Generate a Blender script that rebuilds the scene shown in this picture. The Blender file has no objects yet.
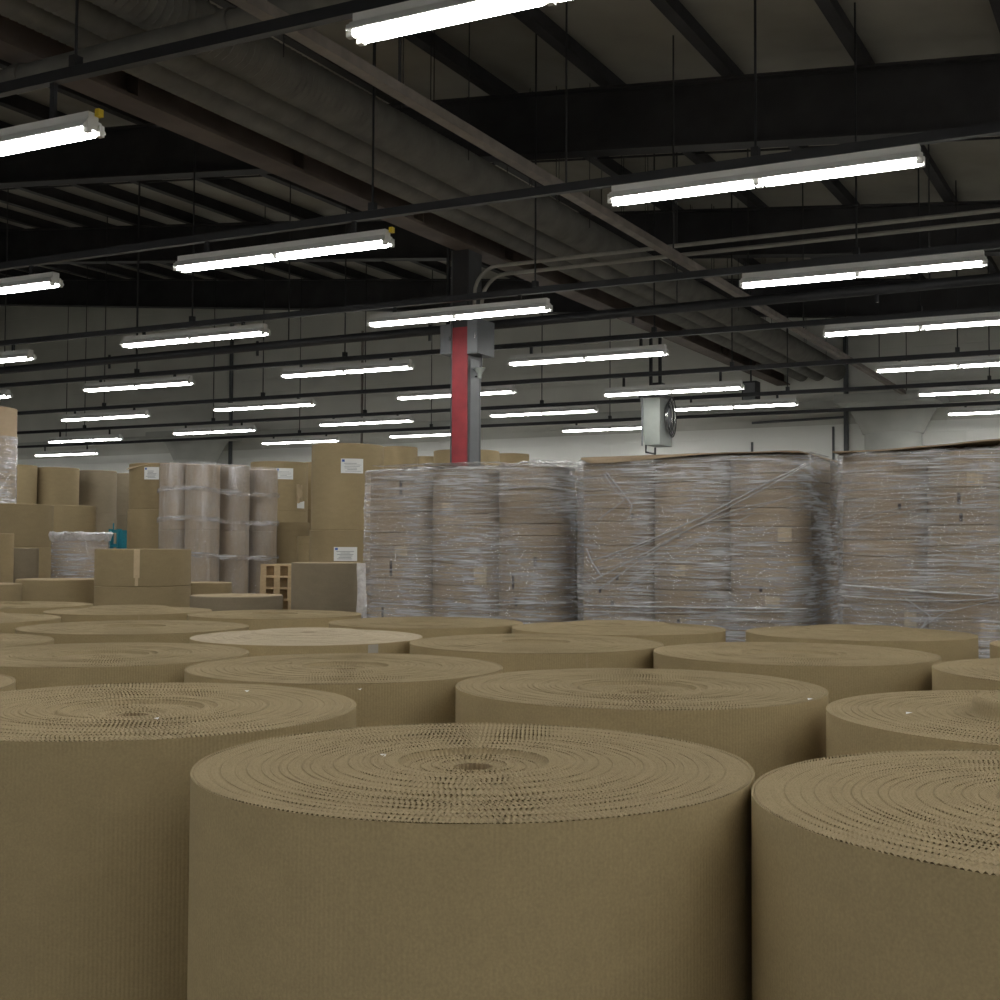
import bpy, math, random
import numpy as np
from mathutils import Matrix, Vector, noise
random.seed(7); rng = np.random.default_rng(7)
sc = bpy.context.scene
col = sc.collection
PI = math.pi

# ------------------------------------------------------------------ camera
F = 1230.0                                   # focal length in pixels of the 1000 px frame
PITCH, YAW, ROLL = math.radians(2.2), math.radians(28.5), math.radians(0.276)
EYE = 1.68
cam_data = bpy.data.cameras.new('camera'); cam = bpy.data.objects.new('camera', cam_data); col.objects.link(cam)
cam_data.sensor_width = 36.0; cam_data.lens = F / 1000 * 36.0; cam_data.clip_end = 200
CAM = Matrix.Rotation(YAW, 4, 'Z') @ Matrix.Rotation(PI/2 + PITCH, 4, 'X') @ Matrix.Rotation(ROLL, 4, 'Z')
cam.matrix_world = Matrix.Translation((0, 0, EYE)) @ CAM
sc.camera = cam
# ------------------------------------------------------------------ world, exposure
w = bpy.data.worlds.new('World'); sc.world = w; w.use_nodes = True
w.node_tree.nodes['Background'].inputs[0].default_value = (0.05, 0.055, 0.06, 1)
w.node_tree.nodes['Background'].inputs[1].default_value = 0.02
sc.view_settings.view_transform = 'Standard'; sc.view_settings.look = 'None'
sc.view_settings.gamma = 1.0; sc.view_settings.use_curve_mapping = False
sc.view_settings.exposure = 0.0
TUBE_STRENGTH = 40.0
TUBE_COLOUR = (1.0, 0.99, 0.955, 1)
cy = sc.cycles
cy.use_denoising = True; cy.denoising_prefilter = 'ACCURATE'; cy.max_bounces = 8; cy.diffuse_bounces = 5; cy.glossy_bounces = 3
cy.transparent_max_bounces = 12; cy.transmission_bounces = 4
cy.caustics_reflective = False; cy.caustics_refractive = False; cy.sample_clamp_indirect = 4.0
try: cy.use_light_tree = True
except Exception: pass

# ------------------------------------------------------------------ pixel -> place
def ray(px, py):
    return (CAM.to_3x3() @ Vector(((px - 500) / F, (500 - py) / F, -1.0)))
def at_z(px, py, z):          # where the pixel's ray meets the level z
    d = ray(px, py); t = (z - EYE) / d.z
    return Vector((d.x * t, d.y * t, z))
def at_y(px, py, y):          # ... the upright plane Y = y
    d = ray(px, py); t = y / d.y
    return Vector((d.x * t, y, EYE + d.z * t))
C_, S_ = math.cos(YAW), math.sin(YAW)
def cw(x, z):                 # right / forward of the camera -> X, Y
    return (x * C_ - z * S_, x * S_ + z * C_)
def at_d(px, py, depth):      # ... at a forward distance over the floor
    d = ray(px, py); fw = -d.x * S_ + d.y * C_; t = depth / fw
    return Vector((d.x * t, d.y * t, EYE + d.z * t))

# ------------------------------------------------------------------ materials
MATS = {}
def nt(name):
    m = bpy.data.materials.new(name); m.use_nodes = True
    MATS[name] = m
    return m, m.node_tree.nodes, m.node_tree.links, m.node_tree.nodes['Principled BSDF']
def plain(name, colr, rough=0.6, metal=0.0, var=0.12, scale=6.0, bump=0.0, bscale=40.0, spec=0.3):
    m, N, L, b = nt(name)
    tc = N.new('ShaderNodeTexCoord')
    n = N.new('ShaderNodeTexNoise'); n.inputs['Scale'].default_value = scale; n.inputs['Detail'].default_value = 5
    L.new(tc.outputs['Object'], n.inputs['Vector'])
    r = N.new('ShaderNodeValToRGB')
    r.color_ramp.elements[0].position = 0.3; r.color_ramp.elements[1].position = 0.7
    r.color_ramp.elements[0].color = (*[c * (1 - var) for c in colr], 1)
    r.color_ramp.elements[1].color = (*[min(1, c * (1 + var)) for c in colr], 1)
    L.new(n.outputs['Fac'], r.inputs['Fac']); L.new(r.outputs['Color'], b.inputs['Base Color'])
    b.inputs['Roughness'].default_value = rough; b.inputs['Metallic'].default_value = metal
    b.inputs['Specular IOR Level'].default_value = spec
    if bump:
        n2 = N.new('ShaderNodeTexNoise'); n2.inputs['Scale'].default_value = bscale; n2.inputs['Detail'].default_value = 4
        L.new(tc.outputs['Object'], n2.inputs['Vector'])
        bp = N.new('ShaderNodeBump'); bp.inputs['Strength'].default_value = bump; bp.inputs['Distance'].default_value = 0.01
        L.new(n2.outputs['Fac'], bp.inputs['Height']); L.new(bp.outputs['Normal'], b.inputs['Normal'])
    return m

def kraft(name, colr, ribs=0, rib_strength=0.25, rand=0.10, bump=0.15):
    m, N, L, b = nt(name)
    tc = N.new('ShaderNodeTexCoord'); oi = N.new('ShaderNodeObjectInfo')
    n = N.new('ShaderNodeTexNoise'); n.inputs['Scale'].default_value = 9; n.inputs['Detail'].default_value = 6
    mp = N.new('ShaderNodeMapping'); mp.inputs['Scale'].default_value = (1, 1, 2.2)
    L.new(tc.outputs['Object'], mp.inputs['Vector']); L.new(mp.outputs['Vector'], n.inputs['Vector'])
    r = N.new('ShaderNodeValToRGB')
    r.color_ramp.elements[0].position = 0.3; r.color_ramp.elements[1].position = 0.72
    r.color_ramp.elements[0].color = (*[c * 0.955 for c in colr], 1)
    r.color_ramp.elements[1].color = (*[c * 1.035 for c in colr], 1)
    L.new(n.outputs['Fac'], r.inputs['Fac'])
    sp = N.new('ShaderNodeTexNoise'); sp.inputs['Scale'].default_value = 190; sp.inputs['Detail'].default_value = 2
    L.new(tc.outputs['Object'], sp.inputs['Vector'])
    sm = N.new('ShaderNodeMapRange'); sm.inputs['From Min'].default_value = .3; sm.inputs['From Max'].default_value = .7; sm.inputs['To Min'].default_value = .90; sm.inputs['To Max'].default_value = 1.10
    L.new(sp.outputs['Fac'], sm.inputs['Value'])
    hs0 = N.new('ShaderNodeHueSaturation'); L.new(sm.outputs['Result'], hs0.inputs['Value']); L.new(r.outputs['Color'], hs0.inputs['Color'])
    hs = N.new('ShaderNodeHueSaturation')
    mr = N.new('ShaderNodeMapRange'); mr.inputs['To Min'].default_value = 1 - rand; mr.inputs['To Max'].default_value = 1 + rand
    L.new(oi.outputs['Random'], mr.inputs['Value']); L.new(mr.outputs['Result'], hs.inputs['Value'])
    L.new(hs0.outputs['Color'], hs.inputs['Color']); L.new(hs.outputs['Color'], b.inputs['Base Color'])
    b.inputs['Roughness'].default_value = 0.82; b.inputs['Specular IOR Level'].default_value = 0.18
    n2 = N.new('ShaderNodeTexNoise'); n2.inputs['Scale'].default_value = 260; n2.inputs['Detail'].default_value = 3
    L.new(tc.outputs['Object'], n2.inputs['Vector'])
    bp = N.new('ShaderNodeBump'); bp.inputs['Strength'].default_value = bump; bp.inputs['Distance'].default_value = 0.0015
    L.new(n2.outputs['Fac'], bp.inputs['Height'])
    last = bp
    if ribs:
        sx = N.new('ShaderNodeSeparateXYZ'); L.new(tc.outputs['Object'], sx.inputs[0])
        a = N.new('ShaderNodeMath'); a.operation = 'ARCTAN2'; L.new(sx.outputs['Y'], a.inputs[0]); L.new(sx.outputs['X'], a.inputs[1])
        mu = N.new('ShaderNodeMath'); mu.operation = 'MULTIPLY'; mu.inputs[1].default_value = ribs; L.new(a.outputs[0], mu.inputs[0])
        si = N.new('ShaderNodeMath'); si.operation = 'SINE'; L.new(mu.outputs[0], si.inputs[0])
        n3 = N.new('ShaderNodeTexNoise'); n3.inputs['Scale'].default_value = 5; L.new(mp.outputs['Vector'], n3.inputs['Vector'])
        m2 = N.new('ShaderNodeMath'); m2.operation = 'MULTIPLY'; L.new(si.outputs[0], m2.inputs[0]); L.new(n3.outputs['Fac'], m2.inputs[1])
        b2 = N.new('ShaderNodeBump'); b2.inputs['Strength'].default_value = rib_strength; b2.inputs['Distance'].default_value = 0.001
        L.new(m2.outputs[0], b2.inputs['Height']); L.new(bp.outputs['Normal'], b2.inputs['Normal']); last = b2
    L.new(last.outputs['Normal'], b.inputs['Normal'])
    return m

kraft('board_side', (0.385, 0.303, 0.168), ribs=386, rib_strength=0.4)
kraft('board_edge', (0.320, 0.252, 0.146), rand=0.05, bump=0.0)
kraft('board_inner', (0.42, 0.328, 0.20), rand=0.05, bump=0.0)
kraft('pale_edge', (0.52, 0.44, 0.315), rand=0.03)
kraft('paper_side', (0.295, 0.230, 0.132), rand=0.12)
kraft('paper_top', (0.38, 0.295, 0.185), rand=0.08)
kraft('paper_grey', (0.235, 0.195, 0.135), rand=0.06)
kraft('box_board', (0.36, 0.278, 0.19), rand=0.14)
kraft('packing_tape', (0.55, 0.43, 0.28), rand=0.05)
plain('core_dark', (0.03, 0.022, 0.014), 0.9)
plain('grey_tape', (0.42, 0.39, 0.34), 0.35)
plain('wood', (0.52, 0.39, 0.23), 0.8, var=0.25, scale=9, bump=0.3)
plain('paint_wall', (0.66, 0.66, 0.61), 0.75, var=0.07, scale=0.9, bump=0.12, bscale=14)
plain('concrete_white', (0.44, 0.45, 0.42), 0.8, var=0.10, scale=1.5, bump=0.2, bscale=12)
plain('roof_deck', (0.30, 0.285, 0.245), 0.85, var=0.2, scale=0.7, bump=0.1)
plain('roof_steel', (0.045, 0.044, 0.046), 0.65, var=0.2, scale=2, spec=0.2)
plain('girder_steel', (0.10, 0.078, 0.066), 0.7, var=0.25, scale=2, spec=0.2)
plain('black_strut', (0.025, 0.026, 0.029), 0.45, var=0.2, scale=3)
plain('pale_conduit', (0.30, 0.29, 0.26), 0.5, var=0.12)
plain('dusty_channel', (0.20, 0.175, 0.155), 0.7, var=0.2)
plain('duct_fabric', (0.16, 0.155, 0.14), 0.7, var=0.18, scale=4)
plain('floor_concrete', (0.22, 0.21, 0.19), 0.55, var=0.18, scale=1.3, bump=0.05)
plain('red_paint', (0.21, 0.024, 0.030), 0.5, var=0.18, scale=5)
plain('column_grey', (0.075, 0.077, 0.08), 0.55, var=0.15)
plain('cabinet_grey', (0.25, 0.27, 0.25), 0.45, var=0.06)
plain('box_grey', (0.13, 0.138, 0.145), 0.5, var=0.08)
plain('white_enamel', (0.72, 0.72, 0.70), 0.4, var=0.03)
plain('yellow_plastic', (0.65, 0.48, 0.03), 0.5, var=0.03)
plain('chrome', (0.6, 0.6, 0.6), 0.2, metal=1.0, var=0.03)
plain('teal_paint', (0.015, 0.16, 0.21), 0.45, var=0.1)
plain('label_paper', (0.74, 0.75, 0.74), 0.6, var=0.03)
plain('print_grey', (0.30, 0.31, 0.33), 0.6, var=0.2, scale=60)
plain('print_blue', (0.05, 0.12, 0.42), 0.6, var=0.03)
plain('ink', (0.06, 0.045, 0.04), 0.7, var=0.03)

# brick joints on the painted wall
def wall_mat():
    m = MATS['paint_wall']; N, L = m.node_tree.nodes, m.node_tree.links; b = N['Principled BSDF']
    tc = N.new('ShaderNodeTexCoord'); mp = N.new('ShaderNodeMapping'); mp.inputs['Rotation'].default_value = (PI/2, 0, 0)
    br = N.new('ShaderNodeTexBrick'); br.inputs['Scale'].default_value = 1.0
    br.inputs['Brick Width'].default_value = 0.8; br.inputs['Row Height'].default_value = 0.4; br.inputs['Mortar Size'].default_value = 0.02
    br.inputs['Color1'].default_value = br.inputs['Color2'].default_value = (1, 1, 1, 1); br.inputs['Mortar'].default_value = (0, 0, 0, 1)
    L.new(tc.outputs['Object'], mp.inputs['Vector']); L.new(mp.outputs['Vector'], br.inputs['Vector'])
    bp = N.new('ShaderNodeBump'); bp.inputs['Strength'].default_value = 0.5; bp.inputs['Distance'].default_value = 0.01
    L.new(br.outputs['Color'], bp.inputs['Height']); L.new(bp.outputs['Normal'], b.inputs['Normal'])
    # two tones: white up to 4.65 m, grey-white above
    sx = N.new('ShaderNodeSeparateXYZ'); L.new(tc.outputs['Object'], sx.inputs[0])
    lt = N.new('ShaderNodeMath'); lt.operation = 'LESS_THAN'; lt.inputs[1].default_value = 4.65; L.new(sx.outputs['Z'], lt.inputs[0])
    old = b.inputs['Base Color'].links[0].from_socket
    mx = N.new('ShaderNodeMix'); mx.data_type = 'RGBA'; mx.inputs['B'].default_value = (0.90, 0.91, 0.87, 1)
    L.new(lt.outputs[0], mx.inputs['Factor']); L.new(old, mx.inputs['A']); L.new(mx.outputs['Result'], b.inputs['Base Color'])
wall_mat()

def emit_mat():
    m, N, L, b = nt('tube_glow')
    b.inputs['Base Color'].default_value = (0.9, 0.9, 0.9, 1)
    b.inputs['Emission Color'].default_value = TUBE_COLOUR
    b.inputs['Emission Strength'].default_value = TUBE_STRENGTH
emit_mat()

def film(name, lo, hi, stretch=(1.5, 1.5, 30), tint=(0.93, 0.92, 0.92), bump=1.0):
    """clear stretch film: mostly see-through, milky and shiny along its wrinkles"""
    m, N, L, b = nt(name)
    N.remove(b); out = N['Material Output']
    tc = N.new('ShaderNodeTexCoord'); mp = N.new('ShaderNodeMapping'); mp.inputs['Scale'].default_value = stretch
    L.new(tc.outputs['Object'], mp.inputs['Vector'])
    n = N.new('ShaderNodeTexNoise'); n.inputs['Scale'].default_value = 2.2; n.inputs['Detail'].default_value = 7; n.inputs['Roughness'].default_value = 0.68
    n.inputs['Distortion'].default_value = 0.5
    L.new(mp.outputs['Vector'], n.inputs['Vector'])
    big = N.new('ShaderNodeTexNoise'); big.inputs['Scale'].default_value = 2.4; big.inputs['Detail'].default_value = 3
    L.new(tc.outputs['Object'], big.inputs['Vector'])
    ad = N.new('ShaderNodeMath'); ad.operation = 'MULTIPLY_ADD'; ad.inputs[1].default_value = 0.55
    L.new(big.outputs['Fac'], ad.inputs[0]); L.new(n.outputs['Fac'], ad.inputs[2])
    mr = N.new('ShaderNodeMapRange'); mr.inputs['From Min'].default_value = 0.67; mr.inputs['From Max'].default_value = 0.97
    mr.inputs['To Min'].default_value = lo; mr.inputs['To Max'].default_value = hi
    L.new(ad.outputs[0], mr.inputs['Value'])
    bp = N.new('ShaderNodeBump'); bp.inputs['Strength'].default_value = bump; bp.inputs['Distance'].default_value = 0.02
    L.new(n.outputs['Fac'], bp.inputs['Height'])
    tr = N.new('ShaderNodeBsdfTransparent'); tr.inputs['Color'].default_value = (0.97, 0.97, 0.97, 1)
    df = N.new('ShaderNodeBsdfDiffuse'); df.inputs['Color'].default_value = (*tint, 1)
    gl = N.new('ShaderNodeBsdfGlossy'); gl.inputs['Roughness'].default_value = 0.15; gl.inputs['Color'].default_value = (0.95, 0.95, 1, 1)
    for x in (df, gl): L.new(bp.outputs['Normal'], x.inputs['Normal'])
    m1 = N.new('ShaderNodeMixShader'); m1.inputs[0].default_value = 0.5
    L.new(df.outputs[0], m1.inputs[1]); L.new(gl.outputs[0], m1.inputs[2])
    m2 = N.new('ShaderNodeMixShader'); L.new(mr.outputs['Result'], m2.inputs[0])
    L.new(tr.outputs[0], m2.inputs[1]); L.new(m1.outputs[0], m2.inputs[2])
    L.new(m2.outputs[0], out.inputs['Surface'])
film('stretch_film', 0.12, 0.95)
film('stretch_film_upright', 0.16, 0.5, stretch=(9, 9, 1.2), bump=0.6)
film('twisted_film', 0.6, 0.95, stretch=(6, 6, 6))

# ------------------------------------------------------------------ mesh helpers
class MB:
    def __init__(s): s.v = []; s.f = []
    def poly(s, pts, faces):
        o = len(s.v); s.v += [tuple(p) for p in pts]; s.f += [tuple(i + o for i in f) for f in faces]; return s
    def box(s, x0, x1, y0, y1, z0, z1):
        return s.poly([(x0,y0,z0),(x1,y0,z0),(x1,y1,z0),(x0,y1,z0),(x0,y0,z1),(x1,y0,z1),(x1,y1,z1),(x0,y1,z1)],
                      [(0,3,2,1),(4,5,6,7),(0,1,5,4),(1,2,6,5),(2,3,7,6),(3,0,4,7)])
    def hexa(s, p):            # eight corners in box order
        return s.poly(p, [(0,3,2,1),(4,5,6,7),(0,1,5,4),(1,2,6,5),(2,3,7,6),(3,0,4,7)])
    def lathe(s, prof, n=32, cx=0, cy=0, close=True):
        o = len(s.v); k = len(prof)
        for i in range(n):
            a = 2*PI*i/n; c, d = math.cos(a), math.sin(a)
            s.v += [(cx + r*c, cy + r*d, z) for r, z in prof]
        for i in range(n):
            j = (i+1) % n
            for q in range(k-1):
                s.f.append((o+i*k+q, o+j*k+q, o+j*k+q+1, o+i*k+q+1))
        return s
    def tube(s, pts, r, n=8, caps=True):
        pts = [Vector(p) for p in pts]; o = len(s.v); rings = len(pts)
        prev = None
        for i, p in enumerate(pts):
            t = (pts[min(i+1, rings-1)] - pts[max(i-1, 0)]).normalized()
            if prev is None:
                u = t.cross(Vector((0,0,1)))
                if u.length < 1e-3: u = t.cross(Vector((1,0,0)))
            else: u = prev - t * prev.dot(t)
            u.normalize(); prev = u; wv = t.cross(u)
            rr = r[i] if isinstance(r, (list, tuple)) else r
            for k in range(n):
                a = 2*PI*k/n; s.v.append(tuple(p + (u*math.cos(a) + wv*math.sin(a)) * rr))
        for i in range(rings-1):
            for k in range(n):
                l = (k+1) % n
                s.f.append((o+i*n+k, o+i*n+l, o+(i+1)*n+l, o+(i+1)*n+k))
        if caps:
            s.f.append(tuple(o+k for k in reversed(range(n)))); s.f.append(tuple(o+(rings-1)*n+k for k in range(n)))
        return s
    def mesh(s, name, smooth=None):
        m = bpy.data.meshes.new(name); m.from_pydata(s.v, [], s.f); m.update()
        if smooth:
            m.polygons.foreach_set('use_smooth', [True]*len(m.polygons))
            m.set_sharp_from_angle(angle=math.radians(smooth))
        return m
    def build(s, name, mat, parent=None, smooth=None, loc=None):
        return obj(name, s.mesh(name, smooth), mat, parent, loc)
def obj(name, me, mat=None, parent=None, loc=None):
    o = bpy.data.objects.new(name, me); col.objects.link(o)
    if mat and me and not me.materials: me.materials.append(MATS[mat])
    if parent: o.parent = parent
    if loc is not None: o.location = loc
    return o
def tag(o, label, cat, group=None, kind=None):
    o['label'] = label; o['category'] = cat
    if group: o['group'] = group
    if kind: o['kind'] = kind
    return o
def thing(name, label, cat, loc=(0,0,0), rz=0, group=None):
    o = bpy.data.objects.new(name, None); col.objects.link(o); o.empty_display_size = 0.1
    o.location = loc; o.rotation_euler[2] = rz
    return tag(o, label, cat, group)
def struct(o): o['kind'] = 'structure'; return o
def copy_tree(o, parent=None):
    c = o.copy(); col.objects.link(c); c.parent = parent
    for ch in o.children: copy_tree(ch, c)
    return c

# ------------------------------------------------------------------ the building
XL, XR, YF, YB = -38.0, 7.0, -10.0, 29.6
def roof(x): return EYE + 5.5 - 0.1 * x            # the roof climbs towards the left
struct(MB().box(XL, XR, YF, YB, -0.2, 0).build('floor', 'floor_concrete'))
ceiling = struct(MB().hexa([(XL,YF,roof(XL)),(XR,YF,roof(XR)),(XR,YB,roof(XR)),(XL,YB,roof(XL)),
    (XL,YF,roof(XL)+.2),(XR,YF,roof(XR)+.2),(XR,YB,roof(XR)+.2),(XL,YB,roof(XL)+.2)]).build('ceiling', 'roof_deck'))
H_L, H_R = roof(XL), roof(XR)
def gable(y0, y1, name): return struct(MB().hexa([(XL,y0,0),(XR,y0,0),(XR,y1,0),(XL,y1,0),(XL,y0,H_L),(XR,y0,H_R),(XR,y1,H_R),(XL,y1,H_L)]).build(name, 'paint_wall'))
wall_back = gable(YB, YB+.3, 'wall_back')
gable(YF-.3, YF, 'wall_front')
struct(MB().box(XL-.3, XL, YF, YB, 0, H_L).build('wall_left', 'paint_wall'))
struct(MB().box(XR, XR+.3, YF, YB, 0, H_R).build('wall_right', 'paint_wall'))

# purlins under the deck (along Y) and the deep girders that carry them (along X, sloping with the roof)
pm = MB().box(-.07, .07, YF+.01, YB-.01, -.24, -.21); pm.box(-.012, .012, YF+.01, YB-.01, -.21, 0)
pmesh = pm.mesh('purlin'); x = -36.6
while x < 6.5:
    o = obj('purlin', pmesh, 'roof_steel', ceiling, (x, 0, roof(x) - .012)); x += 1.6
def sloped_beam(y, x0, x1, drop, depth, fl, name='girder'):
    m = MB()
    def slab(ya, yb, da, db):
        m.hexa([(x0,ya,roof(x0)-db),(x1,ya,roof(x1)-db),(x1,yb,roof(x1)-db),(x0,yb,roof(x0)-db),
                (x0,ya,roof(x0)-da),(x1,ya,roof(x1)-da),(x1,yb,roof(x1)-da),(x0,yb,roof(x0)-da)])
    slab(y-fl, y+fl, drop, drop+.03); slab(y-.012, y+.012, drop+.03, drop+depth-.03); slab(y-fl, y+fl, drop+depth-.03, drop+depth)
    return m.build(name, 'roof_steel', ceiling)
for y in (1.6, 7.9, 14.3, 20.6, 26.9):
    sloped_beam(y, XL+.01, XR-.01, .26, .82, .14)
# bridging rods between purlins
for y in (4.7, 11.1, 17.5, 23.8):
    MB().tube([(XL+.05, y, roof(XL)-.17), (XR-.05, y, roof(XR)-.17)], .018, 6).build('bridging_rod', 'roof_steel', ceiling)
# main girder over the columns (along Y)
GX = -8.2; GB = EYE + 3.98
g = MB().box(GX-.16, GX+.16, YF+.01, YB-.01, GB, GB+.035); g.box(GX-.015, GX+.015, YF+.01, YB-.01, GB+.035, GB+1.0); g.box(GX-.16, GX+.16, YF+.01, YB-.01, GB+1.0, GB+1.035)
gird = tag(g.build('main_girder', 'girder_steel'), 'long brown steel girder running over the red column', 'girder')
for y in np.arange(-4, 29, 2.4):
    for s in (-1, 1):
        a, b = sorted((GX + s*.02, GX + s*.155))
        MB().box(a, b, y-.008, y+.008, GB+.04, GB+.99).build('stiffener', 'girder_steel', gird)

# mushroom-headed concrete columns against the back wall, and the slab edge they carry
def mushroom(pxc, label):
    p = at_y(pxc, 430, YB - 1.02); x0 = p.x; yc = YB - 1.02
    t = thing('concrete_column', label, 'column', (x0, yc, 0))
    MB().lathe([(0.0,0.0),(.62,0),(.62,4.28),(0.0,4.28)], 40).build('shaft', 'concrete_white', t, 30)
    b = .80; z0, z1, z2 = 4.28, 4.92, 5.02
    MB().lathe([(.60, z0), (.66, z0), (.72, z0+.14), (.86, z0+.42), (1.0, z1), (.2, z1)], 40).build('capital', 'concrete_white', t, 25)
    MB().box(-b-.28, b+.28, -b-.22, .85, z1+.001, z2+.1).build('drop_panel', 'concrete_white', t)
mushroom(893, 'white concrete column with flared head behind the rightmost wrapped pallet')
mushroom(196, 'white concrete column with flared head above the left paper rolls')
struct(MB().box(XL+.02, XR-.02, YB-.14, YB-.002, 5.05, 5.22).build('trim_1', 'concrete_white'))
# conduits on the back wall
def wall_pipe(px, z0, z1, r, label, mat='box_grey'):
    p = at_y(px, 400, YB - r - .005)
    tag(MB().tube([(p.x, p.y, z0), (p.x, p.y, z1)], r, 8).build('wall_conduit', mat, None, 40), label, 'pipe')
wall_pipe(846, 0.3, 7.3, .06, 'thick upright dark pipe on the back wall left of the right flared column', 'box_grey')
wall_pipe(833, .8, 4.6, .03, 'thin upright grey conduit on the back wall beside the thick pipe')
wall_pipe(752, .8, 4.3, .03, 'thin upright conduit on the back wall above the middle wrapped pallet')
wall_pipe(231, 0.3, 8.7, .06, 'upright dark pipe on the back wall right of the left flared column')
wall_pipe(362, 0.3, 8.0, .035, 'slim upright conduit on the back wall left of the red column', 'dusty_channel')
p0, p1 = at_y(752, 423, YB-.06), at_y(846, 417, YB-.06)
tag(MB().tube([p0, p1], .03, 8).build('wall_conduit', 'box_grey', None, 40), 'level grey conduit along the back wall beside the right flared column', 'pipe')

# ------------------------------------------------------------------ lights
TILT = 0.03
def row_y(r, x): return 5.6 + 3.56*r + TILT*(x + 13)
seen = [(0,0,-4.17,3.0),(0,6,-4.04,2.85),(1,0,-8.71,2.75),(0,1,-4.06,2.90),(1,1,-8.74,2.79),(2,1,-12.92,2.8),(3,2,-17.3,2.78),(2,2,-12.98,2.83),
 (3,3,-17.43,2.84),(4,4,-21.83,2.81),(5,5,-26.13,2.74),(6,6,-30.61,2.75),(2,3,-12.97,2.84),(3,4,-17.48,2.84),(4,5,-21.85,2.8),(3,5,-17.42,2.84),
 (4,6,-21.95,2.83),(1,2,-8.85,2.81),(2,4,-13.01,2.86),(3,6,-17.82,2.87),(1,3,-8.74,2.78),(2,5,-12.94,2.86),(2,6,-12.9,2.83),(1,4,-8.73,2.7),
 (1,5,-8.76,2.8),(0,2,-4.05,2.87),(0,3,-4.02,2.88),(0,4,-4.06,2.85),(0,5,-4.02,2.86),(1,6,-8.8,2.83),(5,6,-26.2,2.8)]
seen = [q for q in seen if q[:2] not in ((1,6),(5,6))]
unseen = [(c,r,x,2.84) for c,r,x in ((-1,0,.7),(-1,1,.7),(-1,2,.7),(-1,3,.7),(-1,4,.7),(-1,5,.7),(-1,-1,.7),(0,-1,-4.05),(1,-1,-8.8),(2,0,-12.95),  # unseen fixtures added to brighten the near rolls and the back wall
   (-1,-2,.7),(0,-2,-4.05),(1,-2,-8.8),(2,-1,-12.95),(3,1,-17.4),(4,2,-21.9),(4,3,-21.9),(5,3,-26.2),(5,4,-26.2),(3,0,-17.4),(-2,0,4.0),(-2,2,4.0),(-2,-1,4.0),(-2,-2,4.0),(-1,-3,.7),(0,-3,-4.05),(-2,1,4.0),(7,6,-35.3),(7,5,-35.3),(6,5,-30.7))]
LF = 2.48
def make_fixture():
    t = thing('fluorescent_light', 'x', 'light')
    a, b, h = .05, .105, .07         # an inverted trough: closed above, open below
    prof = [(-b,0.004),(-b,.014),(-a-.008,h),(a+.008,h),(b,.014),(b,0.004),(a,h-.02),(-a,h-.02)]
    m = MB(); n = len(prof)
    m.poly([(0,y,z) for y,z in prof] + [(LF,y,z) for y,z in prof], [(i,(i+1)%n,n+(i+1)%n,n+i) for i in range(n)])
    for x0 in (0, LF):
        m.poly([(x0,y,z) for y,z in prof[:6]], [(0,1,2,3,4,5)])
    m.build('reflector', 'white_enamel', t)
    MB().box(.01, LF-.01, -.045, .045, h, h+.055).build('ballast_channel', 'white_enamel', t)
    tube = MB()
    L1 = LF/2 - .075
    tube.lathe([(.0,0),(.021,0),(.021,L1),(0,L1)], 8)
    tm = bpy.data.meshes.new('tube'); tm.from_pydata([(z, y, x) for x, y, z in tube.v], [], tube.f); tm.materials.append(MATS['tube_glow'])
    sk = MB().box(-.022,.022,-.02,.02,-.024,.05).mesh('lamp_holder')
    for k in (0, 1):
        for y in (-.055, .055):
            o = obj('tube', tm, None, t, (.025 + k*(LF/2 + .025), y, 0))
    for x in (.006, LF/2, LF-.006):
        for y in (-.055, .055): obj('lamp_holder', sk, 'white_enamel', t, (x, y, 0))
    return t
ORD = ['first','second','third','fourth','fifth','sixth','seventh']
proto = make_fixture(); first = True
byrow = {}
for q in seen: byrow.setdefault(q[1], []).append(q)
for r in byrow: byrow[r].sort(key=lambda q: q[0])
ROWZ = {}
PARTS = list(proto.children)
def copy_light():
    c = proto.copy(); col.objects.link(c)
    for ch in PARTS:
        d = ch.copy(); col.objects.link(d); d.parent = c
    return c
def place_light(c, r, x, h, label, group):
    global first
    t = proto if first else copy_light(); first = False
    t.location = (x, row_y(r, x), EYE + h); t.rotation_euler[2] = math.atan(TILT)
    t['label'] = label; t['group'] = group
    top = max(q[3] for q in seen + unseen if q[1] == r) + .135 - h
    for dx in (.35, 2.1): MB().box(dx-.02, dx+.02, -.015, .015, .1255, top-.001).build('hanger_bracket', 'black_strut', t)
    if (c, r) in ((1, 0), (1, 1)): MB().box(LF+.0, LF+.035, .0, .045, .10, .15).build('plug', 'yellow_plastic', t)
for r, qs in sorted(byrow.items()):
    for i, q in enumerate(qs):
        lab = f'twin tube fluorescent light, {ORD[r]} hanging row from the camera, {ORD[i]} from the right'
        place_light(*q, lab, 'fluorescent lights hung in rows')
for q in unseen: place_light(*q, 'added twin tube fluorescent light, unseen, hanging beyond the edges of the picture', 'added fluorescent lights outside the frame')
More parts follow.
